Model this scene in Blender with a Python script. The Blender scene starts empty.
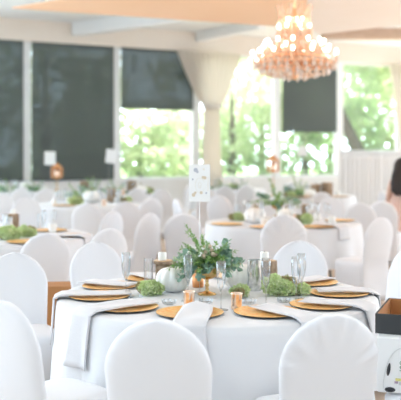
import bpy, math, random
from math import sin, cos, pi, sqrt, atan2
from mathutils import Vector, Matrix
R = random.Random(7)
F, HZ, CX, CAMZ = 830.0, 154.0, 200.5, 1.57
TT = 0.75                                   # table-top height
col = bpy.context.scene.collection

def at(px, py, z):                          # where the sight line of a pixel meets height z
    Y = F*(CAMZ-z)/(py-HZ)
    return ((px-CX)/F*Y, Y)
def atd(px, Y):
    return ((px-CX)/F*Y, Y)

# ------------------------------------------------------------------ materials
def _new(name):
    m = bpy.data.materials.new(name); m.use_nodes = True
    nt = m.node_tree; b = nt.nodes['Principled BSDF']
    return m, nt, b
def mat(name, c, rough=.6, metal=0., c2=None, scale=8., bump=0., bscale=60., trans=0., sheen=0., emit=None, es=0., detail=3.):
    m, nt, b = _new(name)
    b.inputs['Base Color'].default_value = (*c, 1)
    b.inputs['Roughness'].default_value = rough
    b.inputs['Metallic'].default_value = metal
    if sheen: b.inputs['Sheen Weight'].default_value = sheen
    tc = nt.nodes.new('ShaderNodeTexCoord')
    if c2:
        n = nt.nodes.new('ShaderNodeTexNoise'); n.inputs['Scale'].default_value = scale; n.inputs['Detail'].default_value = detail
        nt.links.new(tc.outputs['Object'], n.inputs['Vector'])
        r = nt.nodes.new('ShaderNodeValToRGB')
        r.color_ramp.elements[0].position = .35; r.color_ramp.elements[1].position = .65
        r.color_ramp.elements[0].color = (*c, 1); r.color_ramp.elements[1].color = (*c2, 1)
        nt.links.new(n.outputs['Fac'], r.inputs['Fac']); nt.links.new(r.outputs['Color'], b.inputs['Base Color'])
    if bump:
        n2 = nt.nodes.new('ShaderNodeTexNoise'); n2.inputs['Scale'].default_value = bscale
        nt.links.new(tc.outputs['Object'], n2.inputs['Vector'])
        bp = nt.nodes.new('ShaderNodeBump'); bp.inputs['Strength'].default_value = bump; bp.inputs['Distance'].default_value = .01
        nt.links.new(n2.outputs['Fac'], bp.inputs['Height']); nt.links.new(bp.outputs['Normal'], b.inputs['Normal'])
    if emit:
        b.inputs['Emission Color'].default_value = (*emit, 1); b.inputs['Emission Strength'].default_value = es
    if trans:
        t = nt.nodes.new('ShaderNodeBsdfTranslucent'); t.inputs['Color'].default_value = (*c, 1)
        if c2: nt.links.new(r.outputs['Color'], t.inputs['Color'])
        mx = nt.nodes.new('ShaderNodeMixShader'); mx.inputs[0].default_value = trans
        nt.links.new(b.outputs[0], mx.inputs[1]); nt.links.new(t.outputs[0], mx.inputs[2])
        nt.links.new(mx.outputs[0], nt.nodes['Material Output'].inputs['Surface'])
    return m
def see_mat(name, tint, clear, c, rough, gloss=False):
    m, nt, b = _new(name)
    b.inputs['Base Color'].default_value = (*c, 1); b.inputs['Roughness'].default_value = rough
    t = nt.nodes.new('ShaderNodeBsdfTransparent'); t.inputs['Color'].default_value = (*tint, 1)
    mx = nt.nodes.new('ShaderNodeMixShader'); mx.inputs[0].default_value = clear
    src = b
    if gloss:
        src = nt.nodes.new('ShaderNodeBsdfGlossy'); src.inputs['Color'].default_value = (*c, 1); src.inputs['Roughness'].default_value = rough
        lw = nt.nodes.new('ShaderNodeLayerWeight'); lw.inputs['Blend'].default_value = .25
        mp = nt.nodes.new('ShaderNodeMapRange')
        mp.inputs['To Min'].default_value = clear; mp.inputs['To Max'].default_value = clear*.7
        nt.links.new(lw.outputs['Facing'], mp.inputs['Value']); nt.links.new(mp.outputs['Result'], mx.inputs[0])
        ed = nt.nodes.new('ShaderNodeMix'); ed.data_type = 'RGBA'      # edge tint darkened for the longer grazing path and in place of refraction
        ed.inputs['A'].default_value = (*tint, 1); ed.inputs['B'].default_value = (tint[0]*.50, tint[1]*.52, tint[2]*.53, 1)
        nt.links.new(lw.outputs['Facing'], ed.inputs['Factor']); nt.links.new(ed.outputs['Result'], t.inputs['Color'])
    nt.links.new(src.outputs[0], mx.inputs[1]); nt.links.new(t.outputs[0], mx.inputs[2])
    nt.links.new(mx.outputs[0], nt.nodes['Material Output'].inputs['Surface'])
    return m

M = {}
M['spandex'] = mat('white_spandex', (.86,.86,.885), .75, bump=.05, bscale=9, sheen=.2, trans=.06)
M['cloth'] = mat('white_tablecloth', (.86,.865,.885), .8, bump=.04, bscale=14, trans=.12)
M['napkin'] = mat('pale_napkin', (.74,.73,.745), .85, bump=.08, bscale=120)
M['gold'] = mat('gold_glaze', (1.,.46,.10), .30, .2, c2=(1.,.70,.32), scale=55, bump=.25, bscale=70)
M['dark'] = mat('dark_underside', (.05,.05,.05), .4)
M['brass'] = mat('antique_gold', (.80,.55,.26), .25, 1., c2=(.62,.40,.16), scale=18)
M['rosegold'] = mat('rose_gold_glass', (.93,.62,.42), .18, .8, c2=(.98,.80,.66), scale=40)
M['copper'] = mat('copper', (.85,.42,.20), .3, .8, c2=(.7,.3,.12), scale=20)
M['mercury'] = mat('mercury_glass', (.92,.93,.94), .2, .75, c2=(.52,.54,.55), scale=45, detail=6)
M['glass'] = see_mat('clear_glass', (.98,.985,.985), .93, (.95,.97,1), .03, True)
M['pane'] = see_mat('window_glass', (.98,.99,.98), .97, (.9,.95,1), .02, True)
M['crystal'] = see_mat('amber_crystal', (1.,.86,.74), .35, (1.,.80,.64), .15)
M['crystalclear'] = see_mat('clear_crystal', (1.,.97,.94), .35, (1.,.93,.88), .1)
M['screen'] = see_mat('grey_solar_screen', (.92,.99,1.), .12, (.10,.118,.116), .8)
M['frame'] = mat('white_paint', (.86,.88,.90), .5)
M['pumpkin'] = mat('white_pumpkin', (.93,.92,.89), .45, c2=(.91,.89,.85), scale=6)
M['pstem'] = mat('pumpkin_stem', (.50,.43,.28), .8, c2=(.38,.33,.2), scale=30)
M['bark'] = mat('bark', (.23,.15,.09), .9, c2=(.40,.30,.21), scale=26, bump=.6, bscale=40)
M['cutwood'] = mat('cut_wood', (.66,.47,.30), .8, c2=(.55,.37,.22), scale=22)
M['wax'] = mat('white_wax', (.93,.92,.88), .4)
M['hyd'] = mat('lime_hydrangea', (.58,.72,.28), .7, c2=(.86,.92,.66), scale=75, trans=.2)
M['hydbrown'] = mat('dusky_hydrangea', (.42,.30,.16), .7, c2=(.56,.58,.30), scale=60, trans=.15)
M['euc'] = mat('blue_green_leaf', (.21,.36,.25), .6, c2=(.32,.47,.37), scale=20, trans=.15)
M['leaf'] = mat('green_leaf', (.15,.30,.07), .55, c2=(.32,.48,.17), scale=40, trans=.2)
M['leafpale'] = mat('pale_leaf_tips', (.36,.50,.26), .6, c2=(.50,.62,.42), scale=40, trans=.2)
M['pod'] = mat('beige_seed_pod', (.62,.52,.38), .8, c2=(.48,.38,.26), scale=50)
M['blossom'] = mat('white_blossom', (.88,.88,.84), .7)
M['card'] = mat('white_card', (.93,.94,.94), .7)
M['greyink'] = mat('grey_ink', (.58,.60,.66), .7)
M['tanink'] = mat('tan_ink', (.74,.64,.50), .7)
M['paleink'] = mat('pale_gold_ink', (.86,.83,.74), .7)
M['wire'] = mat('silver_wire', (.75,.75,.76), .3, .8)
M['black'] = mat('black_card', (.035,.038,.04), .6)
M['kraft'] = mat('brown_kraft_card', (.44,.20,.07), .75, c2=(.46,.21,.075), scale=12)
M['carton'] = mat('white_carton', (.85,.86,.86), .5)
M['hole'] = mat('handle_shadow_black', (.03,.03,.035), .6)
M['yellow'] = mat('yellow_sticker', (.72,.68,.25), .6)
M['purple'] = mat('mauve_sticker', (.42,.30,.42), .6)
M['greentext'] = mat('dark_green_print', (.05,.22,.13), .6)
M['greyline'] = mat('grey_print', (.6,.62,.62), .6)
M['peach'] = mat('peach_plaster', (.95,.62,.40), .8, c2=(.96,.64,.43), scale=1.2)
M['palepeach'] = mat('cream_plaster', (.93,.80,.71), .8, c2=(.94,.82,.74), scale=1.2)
M['ceil'] = mat('white_plaster', (.90,.90,.89), .8)
M['header'] = mat('oat_plaster', (.84,.75,.66), .8, c2=(.86,.78,.70), scale=.8)
M['beam'] = mat('brown_beam', (.52,.37,.28), .7, c2=(.58,.42,.33), scale=5)  # brown tone, darker than the other beams
M['floor'] = mat('tan_carpet', (.60,.47,.37), .9, c2=(.64,.51,.41), scale=5)
M['curtain'] = mat('ivory_voile', (.88,.82,.75), .85, trans=.28)
M['lowwall'] = mat('pale_wall', (.80,.80,.80), .8)
M['drape'] = mat('white_drape', (.85,.85,.86), .85, trans=.1)
M['treeleaf'] = mat('tree_leaf', (.60,.68,.46), .6, c2=(.78,.82,.62), scale=.8, trans=.5)
M['trunk'] = mat('tree_bark', (.16,.12,.09), .9, c2=(.24,.19,.15), scale=9)
M['grass'] = mat('lawn', (.25,.42,.12), .9, c2=(.34,.52,.18), scale=2)
M['bulb'] = mat('lit_bulb', (1,.92,.8), .4, emit=(1.,.90,.80), es=11)
M['skin'] = mat('skin', (.72,.47,.36), .55)
M['hair'] = mat('dark_hair', (.025,.02,.02), .5)
M['blush'] = mat('blush_dress', (.80,.56,.48), .8)
M['steel'] = mat('grey_table_leg', (.3,.3,.31), .4, .6)

# ------------------------------------------------------------------ mesh helpers
class MB:
    def __init__(s): s.v=[]; s.f=[]
    def add(s, vs, fs):
        b=len(s.v); s.v.extend([tuple(v) for v in vs]); s.f.extend([tuple(b+i for i in f) for f in fs]); return s
    def loft(s, rings, cap0=True, cap1=True, closed=True):
        n=len(rings[0]); vs=[p for r in rings for p in r]; fs=[]
        for k in range(len(rings)-1):
            for i in range(n if closed else n-1):
                j=(i+1)%n; fs.append((k*n+i, k*n+j, (k+1)*n+j, (k+1)*n+i))
        if cap0: fs.append(tuple(range(n-1,-1,-1)))
        if cap1: fs.append(tuple((len(rings)-1)*n+i for i in range(n)))
        return s.add(vs, fs)
    def lathe(s, prof, seg=28, c=(0,0,0), lob=0, lamp=0, cap0=True, cap1=True):
        rings=[]
        for r,z in prof:
            ring=[]
            for i in range(seg):
                a=2*pi*i/seg; rr=r*(1+lamp*(abs(cos(a*lob/2))-.5)) if lob else r
                ring.append((c[0]+rr*cos(a), c[1]+rr*sin(a), c[2]+z))
            rings.append(ring)
        return s.loft(rings, cap0, cap1)
    def box(s, x0,x1,y0,y1,z0,z1):
        return s.add([(x0,y0,z0),(x1,y0,z0),(x1,y1,z0),(x0,y1,z0),(x0,y0,z1),(x1,y0,z1),(x1,y1,z1),(x0,y1,z1)],
                     [(3,2,1,0),(4,5,6,7),(0,1,5,4),(1,2,6,5),(2,3,7,6),(3,0,4,7)])
    def prism(s, poly, z0, z1):
        n=len(poly)
        return s.loft([[(x,y,z0) for x,y in poly],[(x,y,z1) for x,y in poly]])
    def tube(s, pts, r, seg=6):
        pts=[Vector(p) for p in pts]; rings=[]
        rs = r if isinstance(r,(list,tuple)) else [r]*len(pts)
        for i,p in enumerate(pts):
            d=(pts[min(i+1,len(pts)-1)]-pts[max(i-1,0)]).normalized()
            u=d.cross(Vector((.3,.2,1)) if abs(d.z)<.9 else Vector((1,.1,0))).normalized(); w=d.cross(u)
            rings.append([tuple(p+rs[i]*(cos(2*pi*k/seg)*u+sin(2*pi*k/seg)*w)) for k in range(seg)])
        return s.loft(rings)
    def ball(s, c, r, seg=8, rings=5, sx=1, sy=1, sz=1):
        rr=[]
        for k in range(rings+1):
            t=pi*k/rings; q=max(sin(t),.02)
            rr.append([(c[0]+r*sx*q*cos(2*pi*i/seg), c[1]+r*sy*q*sin(2*pi*i/seg), c[2]-r*sz*cos(t)) for i in range(seg)])
        return s.loft(rr)
    def leaf(s, p, d, up, L, W, kind='point'):
        p=Vector(p); d=Vector(d).normalized(); sd=d.cross(Vector(up))
        if sd.length<1e-3: sd=d.cross(Vector((1,0,0)))
        sd.normalize(); n=sd.cross(d)
        if kind=='round':
            vs=[p+L*.5*d - n*.1*W]
            for k in range(8):
                a=2*pi*k/8+pi/8; vs.append(p+d*(L*.5+L*.5*cos(a))+sd*(W*sin(a))+n*.05*W*R.uniform(-1,1))
            return s.add(vs,[(0,k+1,(k+1)%8+1) for k in range(8)])
        vs=[p, p+d*L*.35+sd*W*.5+n*W*.15, p+d*L*.7+sd*W*.4+n*W*.12, p+d*L, p+d*L*.7-sd*W*.4+n*W*.12, p+d*L*.35-sd*W*.5+n*W*.15, p+d*L*.5]
        return s.add(vs,[(0,1,6),(1,2,6),(2,3,6),(3,4,6),(4,5,6),(5,0,6)])
    def mesh(s, name, m, smooth=True):
        me=bpy.data.meshes.new(name); me.from_pydata(s.v,[],s.f); me.update()
        if smooth: me.polygons.foreach_set('use_smooth',[True]*len(me.polygons))
        me.materials.append(m); return me

def obj(name, mb, m, parent=None, smooth=True, loc=None, sharp=None):
    me = mb.mesh(name, m, smooth) if isinstance(mb, MB) else mb
    if smooth and sharp and isinstance(mb, MB): me.set_sharp_from_angle(angle=math.radians(sharp))
    o=bpy.data.objects.new(name, me); col.objects.link(o)
    if parent: o.parent=parent
    if loc: o.location=loc
    return o
def tag(o, label, cat, group=None):
    o['label']=label; o['category']=cat
    if group: o['group']=group
    return o
def thing(name, label, cat, loc=(0,0,0), rz=0, group=None, scale=1):
    o=bpy.data.objects.new(name, None); col.objects.link(o); o.empty_display_size=.05
    o.location=loc; o.rotation_euler=(0,0,rz); o.scale=(scale,)*3
    return tag(o,label,cat,group)
def struct(name, mb, m, parent=None, smooth=False):
    o=obj(name, mb, m, parent, smooth)
    if not parent: o['kind']='structure'
    return o
def dup(root, label, loc, rz=0, group=None, scale=1, cat=None):
    r=root.copy(); col.objects.link(r); r.location=loc; r.rotation_euler=(0,0,rz); r.scale=(scale,)*3
    r['label']=label
    if group: r['group']=group
    for ch in list(root.children):
        c=ch.copy(); col.objects.link(c); c.parent=r
        for g in ch.children:
            d=g.copy(); col.objects.link(d); d.parent=c
    return r

# prototypes: the first use takes the prototype itself, later uses copy it
class Proto:
    def __init__(s, root): s.root=root; s.used=False
    def put(s, label, loc, rz=0, group=None, scale=1):
        if not s.used:
            s.used=True; o=s.root; o.location=loc; o.rotation_euler=(0,0,rz); o.scale=(scale,)*3; o['label']=label
            if group: o['group']=group
            return o
        return dup(s.root,label,loc,rz,group,scale)

# ------------------------------------------------------------------ the room
def wallY(X): return 21.0+(X+5.06)*.519
wd=Vector((1,.519,0)).normalized(); wn=Vector((-wd.y,wd.x,0))      # along the window wall; outwards
def wall_at(px):
    k=(px-CX)/F; Y=(21.0+5.06*.519)/(1-k*.519); return Vector((k*Y,Y,0))
def wall_box(mb, p0, p1, z0, z1, t0, t1):
    a,b=p0+wn*t0,p1+wn*t0; c,d=p1+wn*t1,p0+wn*t1
    return mb.prism([(a.x,a.y),(b.x,b.y),(c.x,c.y),(d.x,d.y)], z0, z1)
WL, WR = wall_at(-70), wall_at(455)
HEAD, CEIL, SILL = 4.45, 5.0, .86
struct('floor', MB().box(-7,9.6,-3,31,-.1,0), M['floor'])
cl=MB(); cl.prism([(-7,-1),(9.6,-1),(9.6,29.4),(-7,20.6)], CEIL, CEIL+.2); struct('ceiling', cl, M['ceil'])
struct('wall_back', wall_box(MB(), WL, WR, HEAD, CEIL-.002, -.15,.15), M['header'])
struct('wall_sill', wall_box(MB(), WL, WR, 0.001, SILL, -.1,.1), M['lowwall'])
# dropped soffit: a peach underside with a paler border panel on its right
SZ=3.70
def sz(px,py): 
    Y=F*(SZ-CAMZ)/(HZ-py); return ((px-CX)/F*Y, Y)
A,B,C_=sz(12,8.5),sz(308,28.5),sz(319,34.5); D=sz(401,25)
dx,dy=D[0]-C_[0],D[1]-C_[1]; E=(C_[0]+dx*5,C_[1]+dy*5)
G=sz(307,0); gx,gy=B[0]+(G[0]-B[0])*3.4,B[1]+(G[1]-B[1])*3.4
H=sz(62,0); hx,hy=A[0]+(H[0]-A[0])*1.6,A[1]+(H[1]-A[1])*1.6
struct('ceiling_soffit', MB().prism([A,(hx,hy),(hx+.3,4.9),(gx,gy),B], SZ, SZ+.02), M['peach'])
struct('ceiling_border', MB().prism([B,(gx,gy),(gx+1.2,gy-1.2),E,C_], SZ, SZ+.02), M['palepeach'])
hang=MB()
for p in ((A[0]+.5,A[1]-.3),(B[0]-.3,B[1]-.5),((A[0]+B[0])/2,(A[1]+B[1])/2-.3)):
    hang.box(p[0]-.04,p[0]+.04,p[1]-.04,p[1]+.04,SZ+.02,CEIL)
struct('trim_1', hang, M['frame'])
# beams under the white ceiling
def beam(n, p, q, w, z0, z1, m):
    p,q=Vector((*p,0)),Vector((*q,0)); d=(q-p).normalized(); s=Vector((-d.y,d.x,0))*w/2
    return struct(n, MB().prism([tuple((p-s)[:2]),tuple((q-s)[:2]),tuple((q+s)[:2]),tuple((p+s)[:2])], z0, z1), m)
def cz(px,py,z):
    Y=F*(z-CAMZ)/(HZ-py); return ((px-CX)/F*Y,Y)
b0=wall_at(74)-wn*.16
beam('trim_2', (b0.x,b0.y), cz(190,18,4.72), .3, 4.66, CEIL-.002, M['ceil'])
b1=cz(322,36.5,4.78); b2=cz(470,37.5,4.78)
beam('trim_3', b1, b2, .35, 4.72, CEIL-.002, M['beam'])
b3=wall_at(197)-wn*.16
beam('trim_4', (b3.x,b3.y), cz(262,27,4.8), .25, 4.74, CEIL-.002, M['ceil'])

# windows: frame posts, panes
posts=[-66,26,115.5,195,276,338.5,399,452]
W=[.2,.2,.16,.2,.2,.2,.2,.2]
for i in range(7):
    p,q=wall_at(posts[i]),wall_at(posts[i+1])
    fr=MB()
    wall_box(fr,p-wd*.11,p+wd*.11,SILL,HEAD,-.09,.09)
    wall_box(fr,p+wd*.111,q-wd*.111,HEAD-.07,HEAD,-.05,.05); wall_box(fr,p+wd*.111,q-wd*.111,SILL,SILL+.08,-.05,.05)
    if i==6: wall_box(fr,q-wd*.11,q+wd*.11,SILL,HEAD,-.09,.09)
    w=struct('window_%d'%(i+1), fr, M['frame'])
    obj('pane', wall_box(MB(),p+wd*.115,q-wd*.115,SILL+.08,HEAD-.07,-.006,.006), M['pane'], w, False)
def shade(px0,px1,zb,label):
    p,q=wall_at(px0),wall_at(px1)
    t=thing('window_shade',label,'window shade',tuple(((p+q)/2-wn*.14)[:2])+(zb,),atan2(wd.y,wd.x),'dark window shades')
    L=(q-p).length/2
    sm=MB(); n=24
    sm.box(-L,L,-.004,.004,.03,HEAD-zb); obj('screen',sm,M['screen'],t,False)
    obj('bottom_bar',MB().tube([(-L,0,.015),(L,0,.015)],.014,8),M['hole'],t)
shade(-62,22,SILL+.02,'dark grey-green screen shade fully lowered at the left edge of the picture')
shade(30,112,SILL+.02,'wide dark grey-green screen shade fully lowered, between the two leftmost white posts')
pz=lambda px,py: CAMZ+(HZ-py)/F*wall_at(px).y
shade(119,191,pz(155,110),'dark grey screen shade half lowered left of the tied ivory curtain')
shade(280,334,pz(307,132.5),'dark grey screen shade half lowered behind the chandelier')

# curtains: gathered at a tie, hung on the posts
def curtain(pxc, half_l, half_r, tie_px, py_tie, label, w_tie=.22):
    c=wall_at(pxc); zt=pz(pxc,py_tie); x_tie=(tie_px-pxc)*c.y/F
    t=thing('curtain',label,'curtain',(c.x-wn.x*.36,c.y-wn.y*.36,0),atan2(wd.y,wd.x))
    def sheet(xl,xr,tl,tr,nf,ph):
        mb=MB(); rows=[]; n=90; zs=[.04+ (HEAD-.06)*k/40 for k in range(41)]
        for z in zs:
            if z>zt:
                u=(z-zt)/(HEAD-zt); e=u**.72
            else:
                u=(zt-z)/zt; e=.16*u
            row=[]
            for k in range(n+1):
                s=k/n; x=(xl*s**1.0*0+ (xl+(xr-xl)*s))*e+(tl+(tr-tl)*s)*(1-e)
                amp=.035+.075*e
                row.append((x, amp*sin(2*pi*nf*s+ph)+.02*sin(9*s+3*z), z))
            rows.append(row)
        mb.loft(rows,False,False,False)
        return mb
    obj('panel',sheet(-half_l,x_tie*.4,x_tie-w_tie,x_tie,6,0),M['curtain'],t)
    obj('panel',sheet(x_tie*.4,half_r,x_tie,x_tie+w_tie,6,1),M['curtain'],t)
    mb=MB(); mb.lathe([(w_tie*1.15,-.06),(w_tie*1.25,-.03),(w_tie*1.25,.03),(w_tie*1.15,.06)],24); mb.v=[(x+x_tie,y*.45,z+zt) for x,y,z in mb.v]
    obj('tie_band',mb,M['curtain'],t)
curtain(203,1.0,1.08,206.5,107,'ivory curtain tied in the middle, between the two tallest bright windows',.24)
curtain(401,.72,.8,401,140,'ivory curtain swept aside at the right edge of the window wall',.25)

# ------------------------------------------------------------------ outdoors
struct('ground', MB().prism([(WL.x-14,WL.y-6),(WL.x+wn.x*.2-14,WL.y+.5),(-30,75),(50,75),(34,34)][:0] or [(-30,23),(-5.5,21.3),(8.7,28.7),(40,36),(60,90),(-50,90)], -.25,-.12), M['grass'])
def crown(seed,n,ls,rad):
    r=random.Random(seed); mb=MB()
    cl=[(r.uniform(-1,1)*rad,r.uniform(-.6,.6)*rad,r.uniform(-1,1)*rad*1.1,r.uniform(.5,1)*rad*.55) for _ in range(16)]
    for _ in range(n):
        c=r.choice(cl); d=Vector((r.gauss(0,1),r.gauss(0,1),r.gauss(0,1))).normalized()*c[3]*r.uniform(.5,1)
        mb.leaf((c[0]+d.x,c[1]+d.y,c[2]+d.z),(r.uniform(-1,1),r.uniform(-1,1),r.uniform(-1,.4)),(r.uniform(-1,1),r.uniform(-1,1),1),ls*r.uniform(.7,1.3),ls*.65)
    return mb
cmesh=[crown(s,1150,.42,2.6).mesh('crown',M['treeleaf'],False) for s in (1,2,3)]+[crown(s,480,.42,2.6).mesh('crown',M['treeleaf'],False) for s in (4,5)]
def tree(px,Y,h,sc,k,label,lean=0):
    x,y=atd(px,Y)
    t=thing('tree',label,'tree',(x,y,-.13),R.uniform(-.3,.3),'trees outside the windows')
    obj('trunk',MB().tube([(0,0,0),(lean*.3,0,h*.4),(lean*.7,0,h*.75),(lean,0,h+1.5)],[.22,.18,.14,.06] if not lean else [.30,.27,.22,.14],8),M['trunk'],t)
    c=obj('crown',cmesh[k],M['treeleaf'],t); c.location=(lean*.2,3.2 if lean else 0,h); c.scale=(sc,sc,sc)
TR=[(22,36,.8,1.15,2,'low tree seen dimly across the foot of the two leftmost dark shades',0),
 (70,37,6.5,1.1,4,'tall thin-leaved tree seen dimly high up in the middle of the wide dark shade',0),
 (-30,29,4.4,1.15,4,'bushy tree behind the shade at the left edge of the picture',0),
 (45,31,5.0,1.0,3,'tree seen dimly through the left half of the wide dark shade',0),
 (92,34,1.0,1.2,1,'tree seen dimly through the right half of the wide dark shade',0),
 (140,36,2.6,1.0,0,'sunlit pale green tree under the half shade left of the curtain',0),
 (182,40,2.2,1.1,1,'sunlit tree just left of the tied curtain, partly behind it',0),
 (232,36,2.9,1.05,2,'sunlit green tree filling the unshaded window right of the tied curtain',0),
 (262,42,5.6,1.15,0,'tall sunlit tree behind the left side of the chandelier',0),
 (305,37,2.4,1.05,1,'sunlit tree below the half shade behind the chandelier',0),
 (372,35,4.6,1.25,2,'sunlit tree with a dark leaning trunk in the right window',-1.9),
 (425,36,4.0,1.2,0,'tree half behind the curtain at the right edge of the picture',0),
 (330,46,6.0,1.3,1,'farthest tree rising between the two right windows',0)]
for a in TR: tree(*a)

# ------------------------------------------------------------------ tables
CLO={}
def cloth_out(seed,nf,r=.915,hem=.30):
    r_=random.Random(seed); ph=[r_.uniform(0,6.28) for _ in range(4)]
    def rad(a,u):
        f=.55*sin(nf*a+ph[0])+.3*sin((nf+4)*a+ph[1])+.25*sin(5*a+ph[2])
        return max(r+.008+.012*u+.058*u**.8*f*(.35+.65*u)+.022*u, r+.004)
    return rad
def cloth_mb(r=.915, drop=.46, nf=11, seed=0, hem=.30):
    r_=random.Random(seed); ph=[r_.uniform(0,6.28) for _ in range(4)]; mb=MB(); N=132; rings=[]
    def fold(a): return .55*sin(nf*a+ph[0])+.3*sin((nf+4)*a+ph[1])+.25*sin(5*a+ph[2])
    for q in (.03,.35,.7,.9,.985): rings.append([(r*q*cos(2*pi*i/N),r*q*sin(2*pi*i/N),TT+.004) for i in range(N)])
    rings.append([((r+.004)*cos(2*pi*i/N),(r+.004)*sin(2*pi*i/N),TT-.004) for i in range(N)])
    for k in range(1,13):
        u=k/12; ring=[]
        for i in range(N):
            a=2*pi*i/N; rr=r+.008+.012*u+.058*u**.8*fold(a)*(.35+.65*u)+.022*u; rr=max(rr,r+.004)
            ring.append((rr*cos(a),rr*sin(a),TT-.004-(TT-hem)*u+.012*u*fold(a+.2)))
        rings.append(ring)
    return mb.loft(rings,True,False)
cm=[cloth_mb(seed=s,nf=n).mesh('tablecloth',M['cloth']) for s,n in ((1,16),(2,12),(5,10))]
for m_ in cm: pass
tb=thing('round_table','x','table')
obj('tabletop',MB().lathe([(.905,0),(.91,.01),(.91,TT-.735+.02),(.905,.036)],64,(0,0,TT-.04)),M['cutwood'],tb,sharp=40)
for a in (45,135,225,315):
    q=math.radians(a); obj('leg',MB().tube([(.62*cos(q),.62*sin(q),.002),(.5*cos(q),.5*sin(q),TT-.05)],.016,8),M['steel'],tb)
TABLE=Proto(tb)
TABS={}
def table(key,px,Y,phrase,k,rz=0,cl_label=None):
    x,y=atd(px,Y); TABS[key]=(x,y); CLO[key]=(cloth_out(*((1,16),(2,12),(5,10))[k]),rz)
    TABLE.put('round table hidden under its cloth, '+phrase,(x,y,0),rz+.4,'round banquet tables')
    o=obj('tablecloth',cm[k],M['cloth']); o.location=(x,y,0); o.rotation_euler.z=rz
    tag(o,cl_label or 'white cloth draped over '+phrase,'tablecloth','white round tablecloths')
PH={'N':'the large foreground table','R':'the mid-distance table right of centre','L':'the mid-distance table cut by the left edge',
 'LF':'the second table back on the left','FL':'the farthest table at the left edge','FM':'the far table below the leaning card',
 'FC':'the farthest table near the centre','FR':'the far table at right below the half shade','E':'the table cut by the right edge'}
table('N',217,4.83,PH['N'],0,2.05,'white cloth with soft folds draped over the large foreground table')
table('R',283,9.9,PH['R'],1,.6); table('L',0,8.3,PH['L'],2,1.0); table('LF',86,13.5,PH['LF'],0,.3)
table('FL',12,18.3,PH['FL'],1,2.2); table('FM',114,17.3,PH['FM'],2,1.1); table('FC',226,19.5,PH['FC'],0,.9)
table('FR',308,16.3,PH['FR'],1,1.7); table('E',441,13.3,PH['E'],2,.2)

# ------------------------------------------------------------------ chairs in stretch covers
def chair_meshes(seed, wr=0.):
    H,zc,wmax=.92,.70,.216; r_=random.Random(seed)
    zs=[.02,.12,.25,.36,.44,.50,.56,.62,.66]+[zc+(H-zc)*sin(pi/2*k/24) for k in range(0,25)]
    N=56; rings=[]
    def fold(x,z):
        if not wr: return 0
        th=atan2(z-.64,x); rr=sqrt((z-.64)**2+x*x); g=max(0,min(1,(rr-.07)/.13))*max(0,min(1,(z-.66)/.1))
        return wr*g*(.35+.65*sin(2.3*th+seed)**2)*(sin(15*th+1.6*sin(2*th+seed))+.5*sin(27*th+seed))*(.5+.5*abs(cos(th)))
    for z in zs:
        if z>zc: u=min(1,(z-zc)/(H-zc)); w=wmax*max(1-u**1.95,0.0006)**(1/1.95)
        elif z>.45: w=wmax-.016*((zc-z)/.25)
        else: w=.200+.016*((.45-z)/.45)
        t=.062*(.35+.65*(w/wmax)**.7)
        if z<.45: t=.05
        yc=-.205-(z-.45)*.17 if z>.45 else -.205-(.45-z)*.05
        ring=[]
        nh=30
        for i in range(2*nh):
            q=-1+2*(i%nh)/(nh-1); q=sin(q*pi/2); s=-1 if i<nh else 1
            if s>0: q=-q
            x=w*q; y=s*t/2*(1-abs(q)**7*.999)**.5
            bow=.018*(1-(x/max(w,.01))**2)*(-1 if z>.45 else 0)
            ar=.16*(1-(abs(x)/.2)**2) if z<.03 else 0
            ring.append((x, yc+y+bow+fold(x,z)*(1 if s<0 else .5), z+max(ar,0)*.6))
        rings.append(ring)
    back=MB().loft(rings)
    # seat with stretched skirt down to the feet
    N=64; rings=[]
    def rr(w,d,k,i):
        a=2*pi*i/N; c,s=cos(a),sin(a)
        return (w*math.copysign(abs(c)**k,c), d*math.copysign(abs(s)**k,s))
    for z,w,d,k in ((0.0,.222,.215,.35),(.08,.216,.212,.36),(.2,.211,.21,.38),(.32,.209,.208,.4),(.41,.209,.208,.42),(.445,.207,.207,.45),(.462,.196,.196,.5),(.470,.15,.15,.6),(.474,.06,.06,.8)):
        ring=[]
        for i in range(N):
            x,y=rr(w,d,k,i); a=2*pi*i/N
            mid=abs(cos(2*a))                      # 1 at side middles, 0 at the corners
            low=max(0,1-z/.4)
            ring.append((x*(1-.10*mid**2*low), y*(1-.10*mid**2*low)+.0, z+(.15*mid**1.5*max(0,1-z/.25) if z<.25 else 0)))
        rings.append(ring)
    seat=MB().loft(rings,False,True)
    return back.mesh('back_cover',M['spandex']), seat.mesh('seat_cover',M['spandex'])
def chair_proto(seed,wr):
    b,s=chair_meshes(seed,wr)
    t=thing('banquet_chair','x','chair'); obj('back_cover',b,M['spandex'],t); obj('seat_cover',s,M['spandex'],t); return Proto(t)
CH={'s':chair_proto(1,.0004),'w':chair_proto(4,.014),'m':chair_proto(9,.0015)}
def chair(px,d,face,label,kind='s',sc=1.0,X=None):
    f=Vector(face).normalized(); x,y=atd(px,d)
    if X is not None: x=X
    return CH[kind].put(label,(x+f.x*.28*sc,y+f.y*.28*sc,0),atan2(-f.x,f.y),'white covered banquet chairs',sc)
def to(key,px,d):
    x,y=atd(px,d); return (TABS[key][0]-x,TABS[key][1]-y)
chair(157,3.27,(.1,1),'white covered chair at bottom centre, its back to the camera before the gold plate','m')
cr_=chair(335.5,3.45,(-.32,1),'white covered chair at bottom right with creases across its rounded top','w')
cr_.scale=(1.06,.9,.98)
chair(6,3.67,(.70,.72),'white covered chair at bottom left with its back cut by the picture edge')
chair(14,5.45,(.40,-.92),'white covered chair at the left edge facing the camera, behind the bottom-left chair')
chair(95,6.12,(.72,-1.1),'white covered chair facing the camera directly behind the left side of the foreground table')
chair(300,6.2,(-.5,-1.37),'white covered chair facing the camera behind the flutes on the right')
chair(410,5.7,(-1,-.35),'white covered chair half cut by the right edge above the black tray')
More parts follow.
